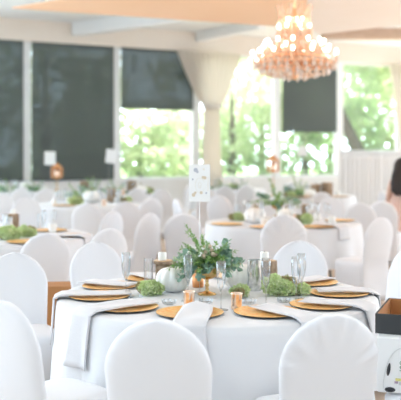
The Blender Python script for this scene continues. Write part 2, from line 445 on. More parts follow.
chair(496,3.64,(-.66,.75),'white covered chair with a white carton on its seat, bottom right corner')
chair(381,8.5,(-.62,.78),'white covered chair in grey shadow turned to the left, above the black tray')
chair(284,8.15,(-.02,1),'creased white covered chair seen from behind, in front of the right table','w',1.06)
chair(46,6.85,(-.35,1),'grey-white covered chair seen from behind at left, beside the kraft box','m')
chair(109,7.25,(-.75,.85),'shadowed grey covered chair just behind the one at the foreground table','m')
chair(113,9.4,(-.9,.55),'small bright white covered chair in the gap left of the standing glass','s')
chair(87,11.0,(.1,1),'white covered chair seen from behind, in front of the second left table')
chair(126,11.4,(-.35,1),'white covered chair next to the right end of the second left table')
chair(27,12.5,(.1,-1),'white covered chair in front of the left table, below the lone white post')
chair(1,13.6,(.6,-.8),'white covered chair cut by the left edge just above the wooden log','s')
chair(21,16.0,(-.15,1),'pinkish white chair, leftmost of the three small chairs under the dark shade')
chair(45,15.6,(-.5,1),'greyish chair, middle of the three small chairs under the dark shade','m')
chair(63,14.9,(.5,-1),'pale chair, rightmost of the three small chairs under the dark shade')
chair(150,9.1,(-.8,.55),'bright white chair standing alone on the tan floor left of the sign')
chair(151,12.2,(-.6,.9),'grey-backed chair behind the lone bright chair left of the sign','m')
chair(161,15.2,(.2,1),'far white chair under the pale green window left of the sign')
chair(183,9.1,(.15,1),'white covered chair right behind the greenery and below the sign card')
chair(177,12.0,(.95,.35),'chair seen side-on beside the sign card, its edge a slanting white line')
chair(189,17.6,(-.95,.3),'far grey chair just left of the sign card','m')
chair(207,15.8,(-.3,1),'far pale chair just right of the sign card')
chair(219,12.9,(.5,1),'large white chair behind the left end of the right table')
chair(246,17.6,(-.1,1),'pinkish chair in the middle of the far row below the bright window')
chair(262,13.2,(.05,-1),'white chair behind the pumpkin and greenery of the right table')
chair(225,16.9,(.0,1),'pale chair left of the pinkish one in the far row')
chair(332,12.6,(-.5,-1),'grey-white chair behind the right end of the right table','m')
chair(322,14.2,(-.2,1),'white chair in front of the far right table','s')
chair(360,11.0,(.2,1),'round topped white chair, left of the overlapping pair at right')
chair(382,11.5,(.5,1),'round topped white chair, right of the overlapping pair at right')
chair(383,14.6,(.75,.3),'white covered chair in front of the white backdrop, beside the black box')
chair(137,15.8,(-.4,1),'far white chair below the right end of the leaning card table')
chair(97,15.0,(.2,1),'far white chair half hidden behind the left greenery and pumpkin')

# ------------------------------------------------------------------ table decoration prototypes
def lathe_thing(name,prof,m,cat,seg=28,sharp=None):
    o=obj(name,MB().lathe(prof,seg),m,sharp=sharp); tag(o,'x',cat); return Proto(o)
# charger plate
cp=thing('charger_plate','x','plate')
obj('plate',MB().lathe([(.004,.006),(.115,.005),(.128,.007),(.172,.014),(.180,.0145),(.182,.0135),(.170,.011)],48,cap1=False),M['gold'],cp)
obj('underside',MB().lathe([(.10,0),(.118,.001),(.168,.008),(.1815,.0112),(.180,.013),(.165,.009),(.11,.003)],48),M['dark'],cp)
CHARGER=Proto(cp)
# champagne flute
fl=thing('champagne_flute','x','glass')
obj('bowl',MB().lathe([(r*.84,z) for r,z in [(.004,.088),(.012,.098),(.021,.120),(.0265,.155),(.027,.19),(.0245,.225),(.0232,.225),(.0255,.19),(.025,.155),(.0195,.121),(.010,.101),(.003,.094)]],24),M['glass'],fl)
obj('stem',MB().lathe([(.0042,.006),(.0034,.03),(.0034,.07),(.005,.09)],12),M['glass'],fl)
obj('foot',MB().lathe([(.033,0),(.0335,.002),(.02,.004),(.005,.008),(.003,.009)],24),M['glass'],fl)
FLUTE=Proto(fl)
VOTIVE=lathe_thing('votive_cup',[(.026,0),(.028,.004),(.031,.08),(.033,.085),(.029,.085),(.026,.02),(.004,.016)],M['rosegold'],'candle holder')
COPPERCUP=lathe_thing('copper_cup',[(.028,0),(.03,.004),(.033,.075),(.030,.075),(.027,.015),(.004,.012)],M['copper'],'candle holder')
gd=MB(); gd.lathe([(.020,0),(.034,.006),(.038,.022),(.036,.026),(.030,.010),(.004,.007)],18,lob=9,lamp=.22)
o=obj('cut_glass_dish',gd,M['glass'],smooth=False); tag(o,'x','glass dish'); DISH=Proto(o)
CYL=lathe_thing('cylinder_glass',[(.028,0),(.0285,.004),(.0285,.17),(.0265,.17),(.0265,.012),(.003,.010)],M['glass'],'glass',sharp=50)
MERC=lathe_thing('mercury_glass_vase',[(.038,0),(.040,.004),(.040,.165),(.0375,.165),(.0375,.01),(.003,.008)],M['mercury'],'vase',sharp=50)
# pillar candle
cd=thing('pillar_candle','x','candle')
obj('wax',MB().lathe([(.0245,0),(.025,.002),(.025,.046),(.022,.05),(.003,.046)],22),M['wax'],cd); obj('wick',MB().tube([(0,0,.045),(.001,0,.056)],.0012,5),M['black'],cd)
CANDLE=Proto(cd)
# pumpkin
def pumpkin_mb(r,h):
    prof=[(.004,.012)]
    for k in range(0,15):
        t=pi*(k+.6)/15.4; prof.append((r*sin(t)**.75, h*(.5-.5*cos(t))))
    prof.append((.006,h*.93))
    return MB().lathe(prof,80,lob=10,lamp=.14)
pk=thing('pumpkin','x','pumpkin')
obj('flesh',pumpkin_mb(.098,.145),M['pumpkin'],pk); obj('stem',MB().tube([(0,0,.125),(.003,0,.15),(.012,.004,.175),(.016,.004,.182)],[.017,.011,.010,.013],8),M['pstem'],pk)
PUMP=Proto(pk)
# log
lg=thing('wood_log','x','log')
lm=MB(); r_=random.Random(3); rg=[]
for k in range(7): rg.append([((.062+.004*sin(3*a)+r_.uniform(-.003,.003))*cos(a),(.062+.004*sin(3*a)+r_.uniform(-.003,.003))*sin(a),.16*k/6) for a in [2*pi*i/26 for i in range(26)]])
obj('bark',lm.loft(rg),M['bark'],lg); obj('cut_face',MB().lathe([(.054,.159),(.0535,.164),(.004,.1645)],26),M['cutwood'],lg)
LOG=Proto(lg)
# wood slice on which a candle stands
sl=thing('wood_slice','x','wood slice')
obj('bark',MB().lathe([(.062,0),(.066,.004),(.066,.018),(.062,.02)],26),M['bark'],sl); obj('cut_face',MB().lathe([(.0615,.0195),(.061,.0215),(.004,.022)],26),M['cutwood'],sl)
SLICE=Proto(sl)
# hydrangea bunch
def hyd_mb(seed,n=230,r=.05,off=(0,0,0),sq=.85):
    r_=random.Random(seed); mb=MB(); mb.ball((off[0],off[1],off[2]+r*sq),r*.74,14,9,sz=sq)
    for _ in range(n):
        d=Vector((r_.gauss(0,1),r_.gauss(0,1),r_.gauss(.25,.8))).normalized(); rr=r*r_.uniform(.72,1.08)
        p=Vector(off)+Vector((d.x*rr,d.y*rr,d.z*rr*sq+r*sq)); p.z=max(p.z,.004)
        for k in range(4):
            q=(d*.75+Vector((r_.uniform(-1,1),r_.uniform(-1,1),r_.uniform(-.6,1)))*.9).normalized(); L=r_.uniform(.010,.017)
            mb.leaf(p,q,(r_.uniform(-1,1),r_.uniform(-1,1),.5),L,L*.75)
    mb.v=[(x,y,max(z,.002)) for x,y,z in mb.v]
    return mb
def hyd_proto(seed,parts):
    t=thing('hydrangea','x','flowers')
    for k,(m,off,r) in enumerate(parts): obj('flower_head',hyd_mb(seed+k,190,r,off),M[m],t,False)
    st=MB(); st.tube([(parts[0][1][0],parts[0][1][1],.02),(.02,.07,.012)],.003,6); obj('stem',st,M['leaf'],t)
    return Proto(t)
HYD_L=hyd_proto(20,[('hyd',(0,0,0),.052),('hyd',(.045,.02,0),.04),('hydbrown',(-.035,.055,.01),.035)])
HYD_R=hyd_proto(30,[('hyd',(-.03,0,0),.055),('hydbrown',(.045,.02,.005),.045),('hyd',(.02,-.035,0),.038)])
# footed bowl
bw=thing('footed_bowl','x','bowl')
obj('bowl',MB().lathe([(.010,.088),(.03,.093),(.062,.108),(.078,.135),(.082,.165),(.085,.172),(.079,.170),(.074,.138),(.055,.114),(.004,.104)],36),M['brass'],bw)
obj('stem',MB().lathe([(.018,.008),(.011,.02),(.009,.045),(.014,.055),(.009,.065),(.010,.085),(.016,.092)],20),M['brass'],bw)
obj('foot',MB().lathe([(.053,0),(.055,.004),(.05,.009),(.03,.012),(.016,.02)],32),M['brass'],bw)
BOWL=Proto(bw)
# foliage
def sprig(mb,p0,d,L,kind,r_,ls):
    d=Vector(d).normalized(); p=Vector(p0); pts=[p.copy()]; n=8
    for k in range(n):
        d=(d+Vector((r_.uniform(-.12,.12),r_.uniform(-.12,.12),r_.uniform(-.16,.04)))).normalized(); p=p+d*L/n; pts.append(p.copy())
        if k>=1:
            sd=d.cross(Vector((r_.uniform(-1,1),r_.uniform(-1,1),r_.uniform(.1,1)))).normalized()
            for s in (-1,1):
                q=(d*.55+sd*s*.8+Vector((0,0,r_.uniform(-.2,.3)))).normalized()
                z=ls*r_.uniform(.75,1.2)*(1-.35*k/n)
                up=(r_.uniform(-.5,.5),r_.uniform(-.9,.1),1)
                mb.leaf(p,q,up,z,z*(.48 if kind=='round' else .42),kind)
                if kind!='round':
                    q2=(d*.8+sd.cross(d)*s*.7).normalized(); mb.leaf(p-d*L/n*.4,q2,up,z*.8,z*.34,kind)
    if kind!='round': mb.leaf(p,d,(0,0,1),ls*.8,ls*.3)
    mb.tube(pts,[.0018]*len(pts),5)
def arrangement(seed,label,loc,full=True,rz=0,scale=1,low=None):
    r_=random.Random(seed)
    if low is None: low=loc[2]<ZT+.05
    t=thing('greenery_arrangement',label,'flowers',loc,rz,None,scale)
    fm=MB(); fm.ball((0,0,.04 if low else .005),.07,16,8,sz=.55); obj('moss_base',fm,M['leaf'],t)
    sp=[ # azimuth, elevation, length, type
     (185,12,.23,'s'),(170,30,.2,'p'),(200,2,.2,'s'),(160,48,.2,'s'),(215,20,.2,'p'),(250,25,.16,'s'),(280,16,.13,'p'),(300,28,.18,'s'),(330,15,.19,'p'),(350,30,.2,'s'),(5,14,.19,'p'),(20,40,.19,'s'),
     (60,50,.2,'s'),(100,60,.2,'p'),(130,70,.23,'s'),(195,80,.26,'s'),(240,62,.2,'p'),(310,60,.2,'s'),(90,25,.2,'s'),(140,20,.2,'p'),(40,20,.2,'s'),(265,45,.17,'s'),
     (178,38,.17,'e'),(205,-22,.2,'e'),(260,-38,.15,'e'),(335,14,.17,'e'),(355,2,.17,'e'),(345,55,.2,'e'),(150,30,.16,'e'),(310,-5,.16,'e'),(15,18,.19,'e')]
    if full: sp=[(a,e,L*(.84 if e<70 else .95),k) for a,e,L,k in sp]+[(a+14,e*.6+22,L*.62,k) for a,e,L,k in sp]+[(a-17,e*.5+8,L*.6,k) for a,e,L,k in sp if k!='e']
    if not full: sp=[s for k,s in enumerate(sp) if k%2==0]
    for az,el,L,ty in sp:
        az+=r_.uniform(-8,8); el+=r_.uniform(-6,6); el=max(el,8) if low else el; a,e=math.radians(az),math.radians(el)
        d=(cos(a)*cos(e),sin(a)*cos(e),sin(e)); mb=MB(); p0=(d[0]*.03,d[1]*.03,.015)
        if ty=='e':
            sprig(mb,(d[0]*.07,d[1]*.07,.03),d,L*.85,'round',r_,.047); mb.v=[(x,y,max(z,.004)) if low else (x,y,z) for x,y,z in mb.v]; obj('eucalyptus_sprig',mb,M['euc'],t,False)
        else:
            sprig(mb,p0,d,L,'point',r_,.036 if full else .045); mb.v=[(x,y,max(z,.004)) if low else (x,y,z) for x,y,z in mb.v]; obj('leafy_sprig',mb,M['leaf' if ty=='s' else 'leafpale'],t,False)
    if full:
        for k in range(9):
            a=math.radians(r_.uniform(255,345)); e=math.radians(r_.uniform(20,75)); q=r_.uniform(.09,.13)
            mb=MB(); mb.ball((q*cos(a)*cos(e),q*sin(a)*cos(e),q*sin(e)+.012),r_.uniform(.010,.015),9,6); obj('seed_pod',mb,M['pod'],t)
        for k in range(8):
            a=math.radians(r_.uniform(150,390)); e=math.radians(r_.uniform(10,60)); q=r_.uniform(.13,.18)
            mb=MB()
            for j in range(5): mb.ball((q*cos(a)*cos(e)+r_.uniform(-.012,.012),q*sin(a)*cos(e)+r_.uniform(-.012,.012),q*sin(e)+r_.uniform(-.01,.01)+.01),.0055,6,4)
            obj('blossom',mb,M['blossom'],t)
    return t

# napkin: a folded strip lying on the plate along the table's radius, sometimes hanging over the edge
def napkin(key,ang,r0,r1,w,hang,label,skew=0.,peak=0.,lift=.0245,thick=.008,rt=.915,shift=0):
    tx,ty=TABS[key]; a=math.radians(ang)
    path=[]; n=12
    for k in range(n+1): 
        r=r0+(r1-r0)*k/n; u=k/n
        z=TT+.004+lift if r<.89 else TT+.004+lift-(lift-.006)*min(1,(r-.89)/.035)
        if peak: z+=peak*math.exp(-((u-.22)/.16)**2)
        path.append((r,z))
    if hang:
        re=rt+.016; path.append((re-.005,TT+.008)); path.append((re+.014,TT-.006))
        for k in range(1,9): path.append((re+.020+.036*k/8*min(1,hang/.2),TT-.006-hang*k/8))
    rings=[]; r_=random.Random(ang); wn_=10
    for i,(r,z) in enumerate(path):
        ring=[]; out=Vector((cos(a),sin(a),0)); sd=Vector((-sin(a),cos(a),0)); s0=skew*max(0,r-r0)+shift+(.04*skew*max(0,i-n-2) if hang else 0)
        vert=1 if i<=n else 0
        nrm=Vector((0,0,1)) if vert else out
        wv=w*(1-.25*math.exp(-(i/3.)**2) if peak else 1)
        top=[];bot=[]
        for k in range(wn_+1):
            q=-1+2*k/wn_; cr=.004*sin(3*q+.5*i+ang)*(1 if hang else .5)
            if peak: cr+=.6*peak*(1-q*q)*math.exp(-((i/n-.22)/.2)**2)
            p=out*r+sd*(q*wv/2+s0)+Vector((tx,ty,z))
            if not vert:                           # follow the hanging cloth
                lat=q*wv/2+s0; g_,rz_=CLO[key]; al=a+math.asin(max(-1,min(1,lat/.95)))
                u=max(0,min(1,(TT-.004-z)/(TT-.30))); rr=max(g_(al-rz_+da,min(1,u+du)) for da in (-.03,0,.03) for du in (0,.06))+.010
                p=Vector((tx,ty,z))+Vector((cos(al),sin(al),0))*rr; nrm=Vector((cos(al),sin(al),0)); cr*=.5
            top.append(tuple(p+nrm*(thick/2+cr))); bot.append(tuple(p-nrm*(thick/2-max(cr,0)*.7)))
        rings.append(top+bot[::-1])
    o=obj('napkin',MB().loft(rings),M['napkin']); tag(o,label,'napkin','pale folded napkins'); return o

def on(px,py): return (*at(px,py,TT+.004),TT+.004)
# ---- the foreground table
nx,ny=TABS['N']; ZT=TT+.0045
SET=[('a',256,.62,'nearest the camera, before the bottom centre chair'),('b',293,.63,'second from centre, between the two front chairs'),
 ('c',326,.67,'behind the top of the creased front chair'),('d',0,.71,'at the right rim above the black tray'),('e',34,.72,'at the back right beyond the twin flutes'),
 ('f',222,.66,'front left, behind the top left of the bottom centre chair'),('g',189,.68,'at the far left rim with a napkin pointing left'),
 ('h',158,.70,'back left in front of the facing chair'),('i',126,.70,'back left behind the tall standing flute'),('j',78,.70,'at the back')]
for k,ang,r,ph in SET:
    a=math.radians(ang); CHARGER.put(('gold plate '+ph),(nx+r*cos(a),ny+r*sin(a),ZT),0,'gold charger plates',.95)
napkin('N',259,.48,.93,.165,.20,'pale napkin peaked on the nearest gold plate and hanging over the front edge',.06,.016)
napkin('N',295,.52,.93,.15,.17,'white napkin on the plate between the two front chairs, draped over the edge',.16)
napkin('N',327,.56,.93,.16,.10,'white napkin draped over the table edge above the creased front chair',.10)
napkin('N',2,.58,.93,.15,.10,'pale napkin hanging from the right rim beside the black tray',-.05)
napkin('N',36,.58,.90,.14,0,'pale napkin lying flat on the back right plate beyond the twin flutes',0)
napkin('N',222,.50,.93,.17,.26,'white napkin hanging long down the front left of the tablecloth',-.04)
napkin('N',188,.50,.93,.14,.24,'pale grey napkin at the far left rim hanging down the left side',0)
napkin('N',157,.55,.90,.14,0,'pale napkin lying flat on the back left plate before the facing chair',0)
napkin('N',126,.56,.90,.14,0,'pale napkin on the plate behind the tall standing flute',0)
napkin('N',78,.56,.90,.14,0,'pale napkin at the back of the foreground table behind the greenery',0)
G_='champagne flutes on the foreground table'
FS=1.14
for px,py,lb in ((126,297.5,'tall champagne flute at left in front of the facing chair'),(188,301,'champagne flute just left of the gold footed bowl'),(221,310,'champagne flute just right of the gold footed bowl, nearest the camera'),
  (266,306,'champagne flute in front of the mercury glass vase'),(296,304,'nearer of the twin champagne flutes on the right'),(301.5,299,'farther of the twin champagne flutes on the right')):
    FLUTE.put(lb,(*at(px,py,ZT),ZT),0,G_,FS)
bx,by=at(207,294.5,ZT)
BOWL.put('gold footed bowl holding greenery at the centre of the foreground table',(bx,by,ZT))
arrangement(11,'mixed eucalyptus and leafy greenery filling the gold footed bowl',(bx,by,ZT+.160),True,0,1.0)
PUMP.put('white pumpkin left of the footed bowl on the foreground table',(*at(173,291.5,ZT),ZT),.4,'white pumpkins')
PUMP.put('white pumpkin right of the footed bowl, half behind the greenery on the foreground table',(*at(239,288,ZT),ZT),1.4,'white pumpkins',1.0)
HYD_L.put('lime green hydrangea bunch left of the pumpkin on the foreground table',(*at(148.5,295.5,ZT),ZT),0,None,.98)
HYD_R.put('large lime and brown hydrangea bunch in front of the log on the foreground table',(*at(280,295,ZT),ZT),.3,None,1.2)
HYD_L.put('green hydrangea between the small pumpkin and the mercury vase',(*at(242,297,ZT),ZT),2.2,None,.8)
VOTIVE.put('rose gold votive cup standing front centre, left of the near flute',(*at(189,307,ZT),ZT),0,'rose gold votives')
VOTIVE.put('rose gold votive cup in front of the right pumpkin',(*at(236.5,309,ZT),ZT),0,'rose gold votives')
COPPERCUP.put('copper cup tucked between the left pumpkin and the footed bowl',(*at(198,287,ZT),ZT),0,None,1.15)
MERC.put('mottled mercury glass vase in front of the log on the foreground table',(*at(254.5,290,ZT),ZT),0,None,1.1)
HYD_R.put('dusky brown hydrangea bunch at the feet of the twin flutes',(*at(300,295,ZT),ZT),2.6,None,.72)
lx,ly=at(267,287,ZT)
LOG.put('wooden log with bark behind the mercury vase on the foreground table',(lx,ly,ZT),0,None,1.0)
CANDLE.put('white candle on top of the log on the foreground table',(lx-.015,ly,ZT+.165),0)
jar=dup(CYL.root,'x',(0,0,0)) if False else None
CYL.put('tall clear cylinder glass left of the left pumpkin',(*at(148.5,286,ZT),ZT),0,'clear cylinder glasses')
qx,qy=at(164,285.5,ZT)
LOG.put('wooden log behind the left pumpkin on the foreground table',(qx,qy,ZT),1,None,.82)
SLICE.put('round wood slice on the log behind the left pumpkin',(qx,qy,ZT+.1353),0)
CANDLE.put('white candle on the wood slice behind the left pumpkin',(qx-.01,qy,ZT+.1575),0)
for px,py,lb in ((136,301,'cut glass dish left of the green hydrangea by the front left plate'),(169,304.5,'cut glass dish between the two front left plates'),(206,303.5,'cut glass dish behind the nearest gold plate'),
   (249,304,'cut glass dish beside the right votive cup'),(284,302.5,'cut glass dish below the large hydrangea bunch')):
    DISH.put(lb,(*at(px,py,ZT),ZT),R.uniform(0,1),'cut glass dishes')
DISH.put('grey glass dish behind the twin flutes',(*at(291,288,ZT),ZT),0,'cut glass dishes',.9)

# sign card on a wire stand
def sign(px,d,pyb,pyt,w,label,lean=0.,marks=False,base=TT+.0045,rz=0):
    x,y=atd(px,d); zb=CAMZ-(pyb-HZ)/F*d; zt=CAMZ-(pyt-HZ)/F*d
    t=thing('table_sign',label,'sign',(x,y,base),rz)
    h=zt-base; b=zb-base
    st=MB(); st.lathe([(.03,0),(.03,.004),(.004,.006)],20); st.tube([(0,0,.003),(lean*.5,0,b*.5),(lean,0,h-.02)],.0016,6); obj('wire_stand',st,M['wire'],t)
    cd=MB(); cd.box(-w/2,w/2,-.0045,-.0025,b,h); c=obj('card',cd,M['card'],t,False); 
    c.rotation_euler=(0,lean*1.6,0); c.location=(lean*.2,0,0)
    if marks:
        hh=h-b; y=-.0053
        def S(u,v): return (-w/2+u*w, y, h-v*hh)
        def petals(u,v,r,n,m,nm):
            mb=MB(); c0=S(u,v)
            for k in range(n):
                a=2*pi*k/n+.3; mb.leaf((c0[0],y-.0002*k,c0[2]),(cos(a),0,sin(a)),(0,-1,0),r,r*.7,'round')
            obj(nm,mb,M[m],c,False)
        petals(.32,.15,.013,5,'greyink','printed_flower'); petals(.40,.20,.008,4,'greyink','printed_flower')
        petals(.75,.36,.010,4,'tanink','printed_leaf'); petals(.66,.345,.008,3,'tanink','printed_leaf'); petals(.70,.13,.006,3,'paleink','printed_leaf')
        petals(.22,.82,.011,4,'tanink','printed_leaf'); petals(.30,.76,.008,3,'tanink','printed_leaf'); petals(.58,.76,.009,4,'tanink','printed_leaf'); petals(.18,.40,.006,3,'greyink','printed_leaf'); petals(.82,.77,.006,3,'greyink','printed_leaf')
        mb=MB(); pts=[S(.52+.22*cos(a),.56+.20*sin(a)) for a in [pi*.15+2*pi*.86*k/24 for k in range(25)]]; mb.tube(pts,.0011,5)
        pts=[S(.5+.07*cos(a)*(.4+a/8),.56+.08*sin(a)) for a in [k*.45 for k in range(18)]]; mb.tube(pts,.001,5); obj('printed_wreath',mb,M['paleink'],c)
        mb=MB(); mb.tube([S(.90,.33),S(.90,.72)],.0008,5); obj('printed_line',mb,M['tanink'],c)
    return t
sign(199.5,4.86,201.5,164.5,.124,'white card with faint floral print on a thin wire above the greenery',0,True,rz=.0)
x,y=atd(50,18.0)
sign(50,18.0,165,151.5,.24,'small white card on a wire on the far left table, before the dark shade')
sign(107,16.9,163,149,.22,'leaning white card on the far table beside the second white post',.06)
sign(302.5,16.5,156,146,.18,'faint pale card in the window below the half shade, on the far right table')

# ---- decoration of the other tables
def deco(key,items):
    for it in items:
        kind,px,py,lb=it[:4]; sc=it[4] if len(it)>4 else 1
        p=(*at(px,py,ZT),ZT)
        # keep on the table: slide along the sight line to inside the rim
        tx,ty=TABS[key]; d=Vector((p[0]-tx,p[1]-ty))
        if d.length>.76: d=d.normalized()*.76; p=(tx+d.x,ty+d.y,ZT)
        pr={'pump':PUMP,'hl':HYD_L,'hr':HYD_R,'log':LOG,'flute':FLUTE,'vot':VOTIVE,'cyl':CYL,'merc':MERC,'plate':CHARGER,'cup':COPPERCUP,'candle':CANDLE}[kind]
        g={'pump':'white pumpkins','flute':'champagne flutes on the other tables','plate':'gold charger plates','vot':'rose gold votives','cyl':'clear cylinder glasses'}.get(kind)
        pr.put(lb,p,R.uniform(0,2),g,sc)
T=' on the table cut by the left edge'
deco('L',[('hl',8,240,'green hydrangea bunch'+T,1.5),('hr',27,237,'brown and green hydrangea bunch'+T,1.2),('log',13,229,'wooden log behind the hydrangea'+T,1.0),('merc',9,232,'mirrored glass vase before the log'+T,.95),
 ('plate',72,236,'gold plate at the right rim'+T),('plate',50,231,'gold plate at the back right'+T),('cyl',47,228,'clear tall glass left of the flute'+T),('flute',54,230,'champagne flute'+T,.95),('plate',40,246,'gold plate nearest the chair seen from behind'+T)])
napkin('L',-12,.60,.93,.2,.25,'white napkin draped over the right rim of the table cut by the left edge',0)
LX,LY=at(13,229,ZT); CANDLE.put('white candle on the log of the table cut by the left edge',(LX,LY,ZT+.165),0)
T=' on the table right of centre'
ax,ay=at(277,216,ZT)
BOWL.put('gold footed bowl'+T,(ax,ay,ZT),0); arrangement(21,'dark green leafy arrangement in the bowl'+T,(ax,ay,ZT+.16),False,0,1.35)
deco('R',[('pump',255,223,'large white pumpkin at left'+T,1.25),('hl',238,221,'green hydrangea bunch at the left'+T,1.15),('hr',305,224,'green and brown hydrangea bunch at the right'+T,1.25),('pump',286,221,'white pumpkin in the middle below the greenery'+T,1.05),
 ('log',312,217,'wooden log behind the right hydrangea'+T,1.05),('log',245,216,'dark log behind the left pumpkin'+T,.9),('cyl',229.5,218,'clear glass beside the left hydrangea'+T,1.05),('merc',309,219,'mirrored glass vase before the log'+T,1),
 ('flute',326,221,'champagne flute at right, left of its twin'+T,1),('flute',329,223,'champagne flute at right, right of its twin'+T,1),('plate',222,225,'gold plate at the left rim'+T),('plate',258,230,'gold plate at the front, left of the creased chair'+T),('plate',340,221,'gold plate at the right rim'+T),('plate',322,228,'gold plate under the white napkin at the front right'+T),('cup',262,222,'copper cup between the pumpkins'+T,1.1),('vot',296,222,'rose gold votive cup'+T,1.1)])
CANDLE.put('white candle on the right log of the table right of centre',(*[Vector((*at(312,217,ZT),0))[i] for i in (0,1)],ZT+.1735),0)
CANDLE.put('white candle on the dark left log of the table right of centre',(*at(245,216,ZT),ZT+.149),0)
napkin('R',-50,.52,.93,.18,.12,'white napkin over the front right edge of the table right of centre')
T=' on the second left table'
arrangement(31,'leafy green arrangement lying low'+T,(*at(78,200,ZT),ZT),False,1,1.3)
deco('LF',[('pump',91,203,'white pumpkin'+T,1.4),('hr',76,205,'hydrangea bunch left of the pumpkin'+T,1.5),('log',112,202,'wooden log at the right'+T,1.4),('merc',119,203,'mirrored vase at the right end'+T,1.3),('hl',128,203,'hydrangea bunch at the right end'+T,1.2),('plate',64,206,'gold plate at the left rim'+T),('flute',57,205,'champagne flute near the left plate'+T),('vot',104,206,'rose gold votive'+T,1.2)])
T=' on the farthest left table'
arrangement(41,'low leafy greenery at the left end'+T,(*at(9,192,ZT),ZT),False,0,1.25); arrangement(42,'low leafy greenery at the right end'+T,(*at(36,191.5,ZT),ZT),False,2,1.25)
deco('FL',[('pump',26,190.5,'white pumpkin between the greens'+T,1.3),('cyl',16,190,'clear glass at the left'+T,1.2),('hl',-4,191,'hydrangea bunch at the picture edge'+T,1.3),('candle',49,190,'white candle at the right end'+T,1.5),('cyl',42,190,'clear glass beside the candle'+T,1.2)])
T=' on the far table under the leaning card'
arrangement(51,'bushy green arrangement left of the leaning card'+T,(*at(93,193.5,ZT),ZT+.0),False,0,1.5); arrangement(52,'bushy green arrangement before the leaning card'+T,(*at(117,194,ZT),ZT),False,1.4,1.35)
deco('FM',[('log',84,193,'wooden log left of the greens'+T,1.5),('log',132,193,'wooden log right of the greens'+T,1.6),('pump',141,194,'white pumpkin at the right end'+T,1.2),('hr',148,193.5,'brown hydrangea bunch at the right end'+T,1.4),('cyl',90,192,'clear glass between the log and greens'+T,1.3),('vot',124,195,'rose gold votive in the middle'+T,1.4)])
T=' on the farthest centre table'
for i,(q,ph) in enumerate(((205,'left end'),(224,'middle'),(243,'right end'))): arrangement(60+i,'low strip of leafy greens at the %s'%ph+T,(*at(q,189.3,ZT),ZT),False,i,1.0)
deco('FC',[('hr',233,189,'brown hydrangea bunch'+T,1.3),('cyl',215,188.5,'clear glass'+T,1.3)])
T=' on the far right table'
arrangement(71,'leafy green arrangement behind the glasses'+T,(*at(299,196,ZT),ZT+0.0),False,0,1.6)
deco('FR',[('log',327,197,'wooden log at the right end'+T,1.7),('log',316,197,'wooden log in the middle'+T,1.5),('cyl',307,197,'clear glass in the middle'+T,1.4),('cyl',289,196,'clear glass at the left'+T,1.4),('pump',313,200,'white pumpkin at the front'+T,1.1),('plate',296,201,'gold plate at the front left'+T),('plate',340,197,'gold plate at the right rim'+T),('hl',283,198,'hydrangea bunch at the left'+T,1.3)])
# small glasses and candles among the far settings
for key,n,ph in (('L',4,'table cut by the left edge'),('R',7,'table right of centre'),('LF',8,'second left table'),('FL',9,'farthest left table'),('FM',9,'far table under the leaning card'),('FC',4,'farthest centre table'),('FR',9,'far right table')):
    tx,ty=TABS[key]; r_=random.Random(len(ph))
    for k in range(n):
        a=2*pi*k/n+.35; q=r_.uniform(.38,.46)
        FLUTE.put('small champagne flute among the settings of the '+ph,(tx+q*cos(a),ty+q*sin(a),ZT),0,'champagne flutes of the '+ph,1.1)
        if k%2==0:
            q=.58; CANDLE.put('small white candle among the settings of the '+ph,(tx+q*cos(a+.3),ty+q*sin(a+.3),ZT),0,'white candles of the '+ph,1.7)
# copper lanterns
def lantern(px,d,pyb,pyt,label):
    x,y=atd(px,d); zb=CAMZ-(pyb-HZ)/F*d-ZT; zt=CAMZ-(pyt-HZ)/F*d-ZT
    t=thing('copper_lantern',label,'lantern',(x,y,ZT))
    obj('stand',MB().lathe([(.07,0),(.07,.01),(.012,.02),(.010,zb-.02),(.06,zb)],18),M['brass'],t)
    w=.10; mb=MB()
    mb.box(-w,w,-w,w,zb,zb+.02)
    for sx in (-1,1):
        for sy in (-1,1): mb.box(sx*w-.012,sx*w+.012,sy*w-.012,sy*w+.012,zb+.02,zt-.1)
    mb.box(-w,w,-w,w,zt-.12,zt-.09); mb.loft([[(-w,-w,zt-.09),(w,-w,zt-.09),(w,w,zt-.09),(-w,w,zt-.09)],[(-.02,-.02,zt),(.02,-.02,zt),(.02,.02,zt),(-.02,.02,zt)]])
    obj('cage',mb,M['copper'],t,False)
    obj('candle',MB().lathe([(.05,zb+.02),(.055,zb+.03),(.055,zt-.14),(.01,zt-.135)],16),M['rosegold'],t)  # added rose-gold cylinder that makes the lantern read as solid copper
lantern(57,18.4,178,163,'small copper lantern on a stand beside the white card, before the dark shade')
lantern(273,16.15,172,155,'copper lantern on a slim stand left of the half shaded window')

# ------------------------------------------------------------------ boxes
def tray(label,loc,rz,w,d,h,outer,inner,group=None):
    t=thing('cardboard_tray',label,'box',loc,rz); th=.008
    mb=MB(); mb.box(-w/2,w/2,-d/2,d/2,0,th)
    for a in ((-w/2,w/2,-d/2,-d/2+th),(-w/2,w/2,d/2-th,d/2),(-w/2,-w/2+th,-d/2+th,d/2-th),(w/2-th,w/2,-d/2+th,d/2-th)): mb.box(*a,th,h)
    obj('shell',mb,outer,t,False)
    e=th+.001; k=.004; mb=MB(); mb.box(-w/2+e,w/2-e,-d/2+e,d/2-e,th,th+k)
    for a in ((-w/2+e,w/2-e,-d/2+e,-d/2+e+k),(-w/2+e,w/2-e,d/2-e-k,d/2-e),(-w/2+e,-w/2+e+k,-d/2+e+k,d/2-e-k),(w/2-e-k,w/2-e,-d/2+e+k,d/2-e-k)): mb.box(*a,th+k,h-.001)
    o=obj('lining',mb,inner,t,False); return t
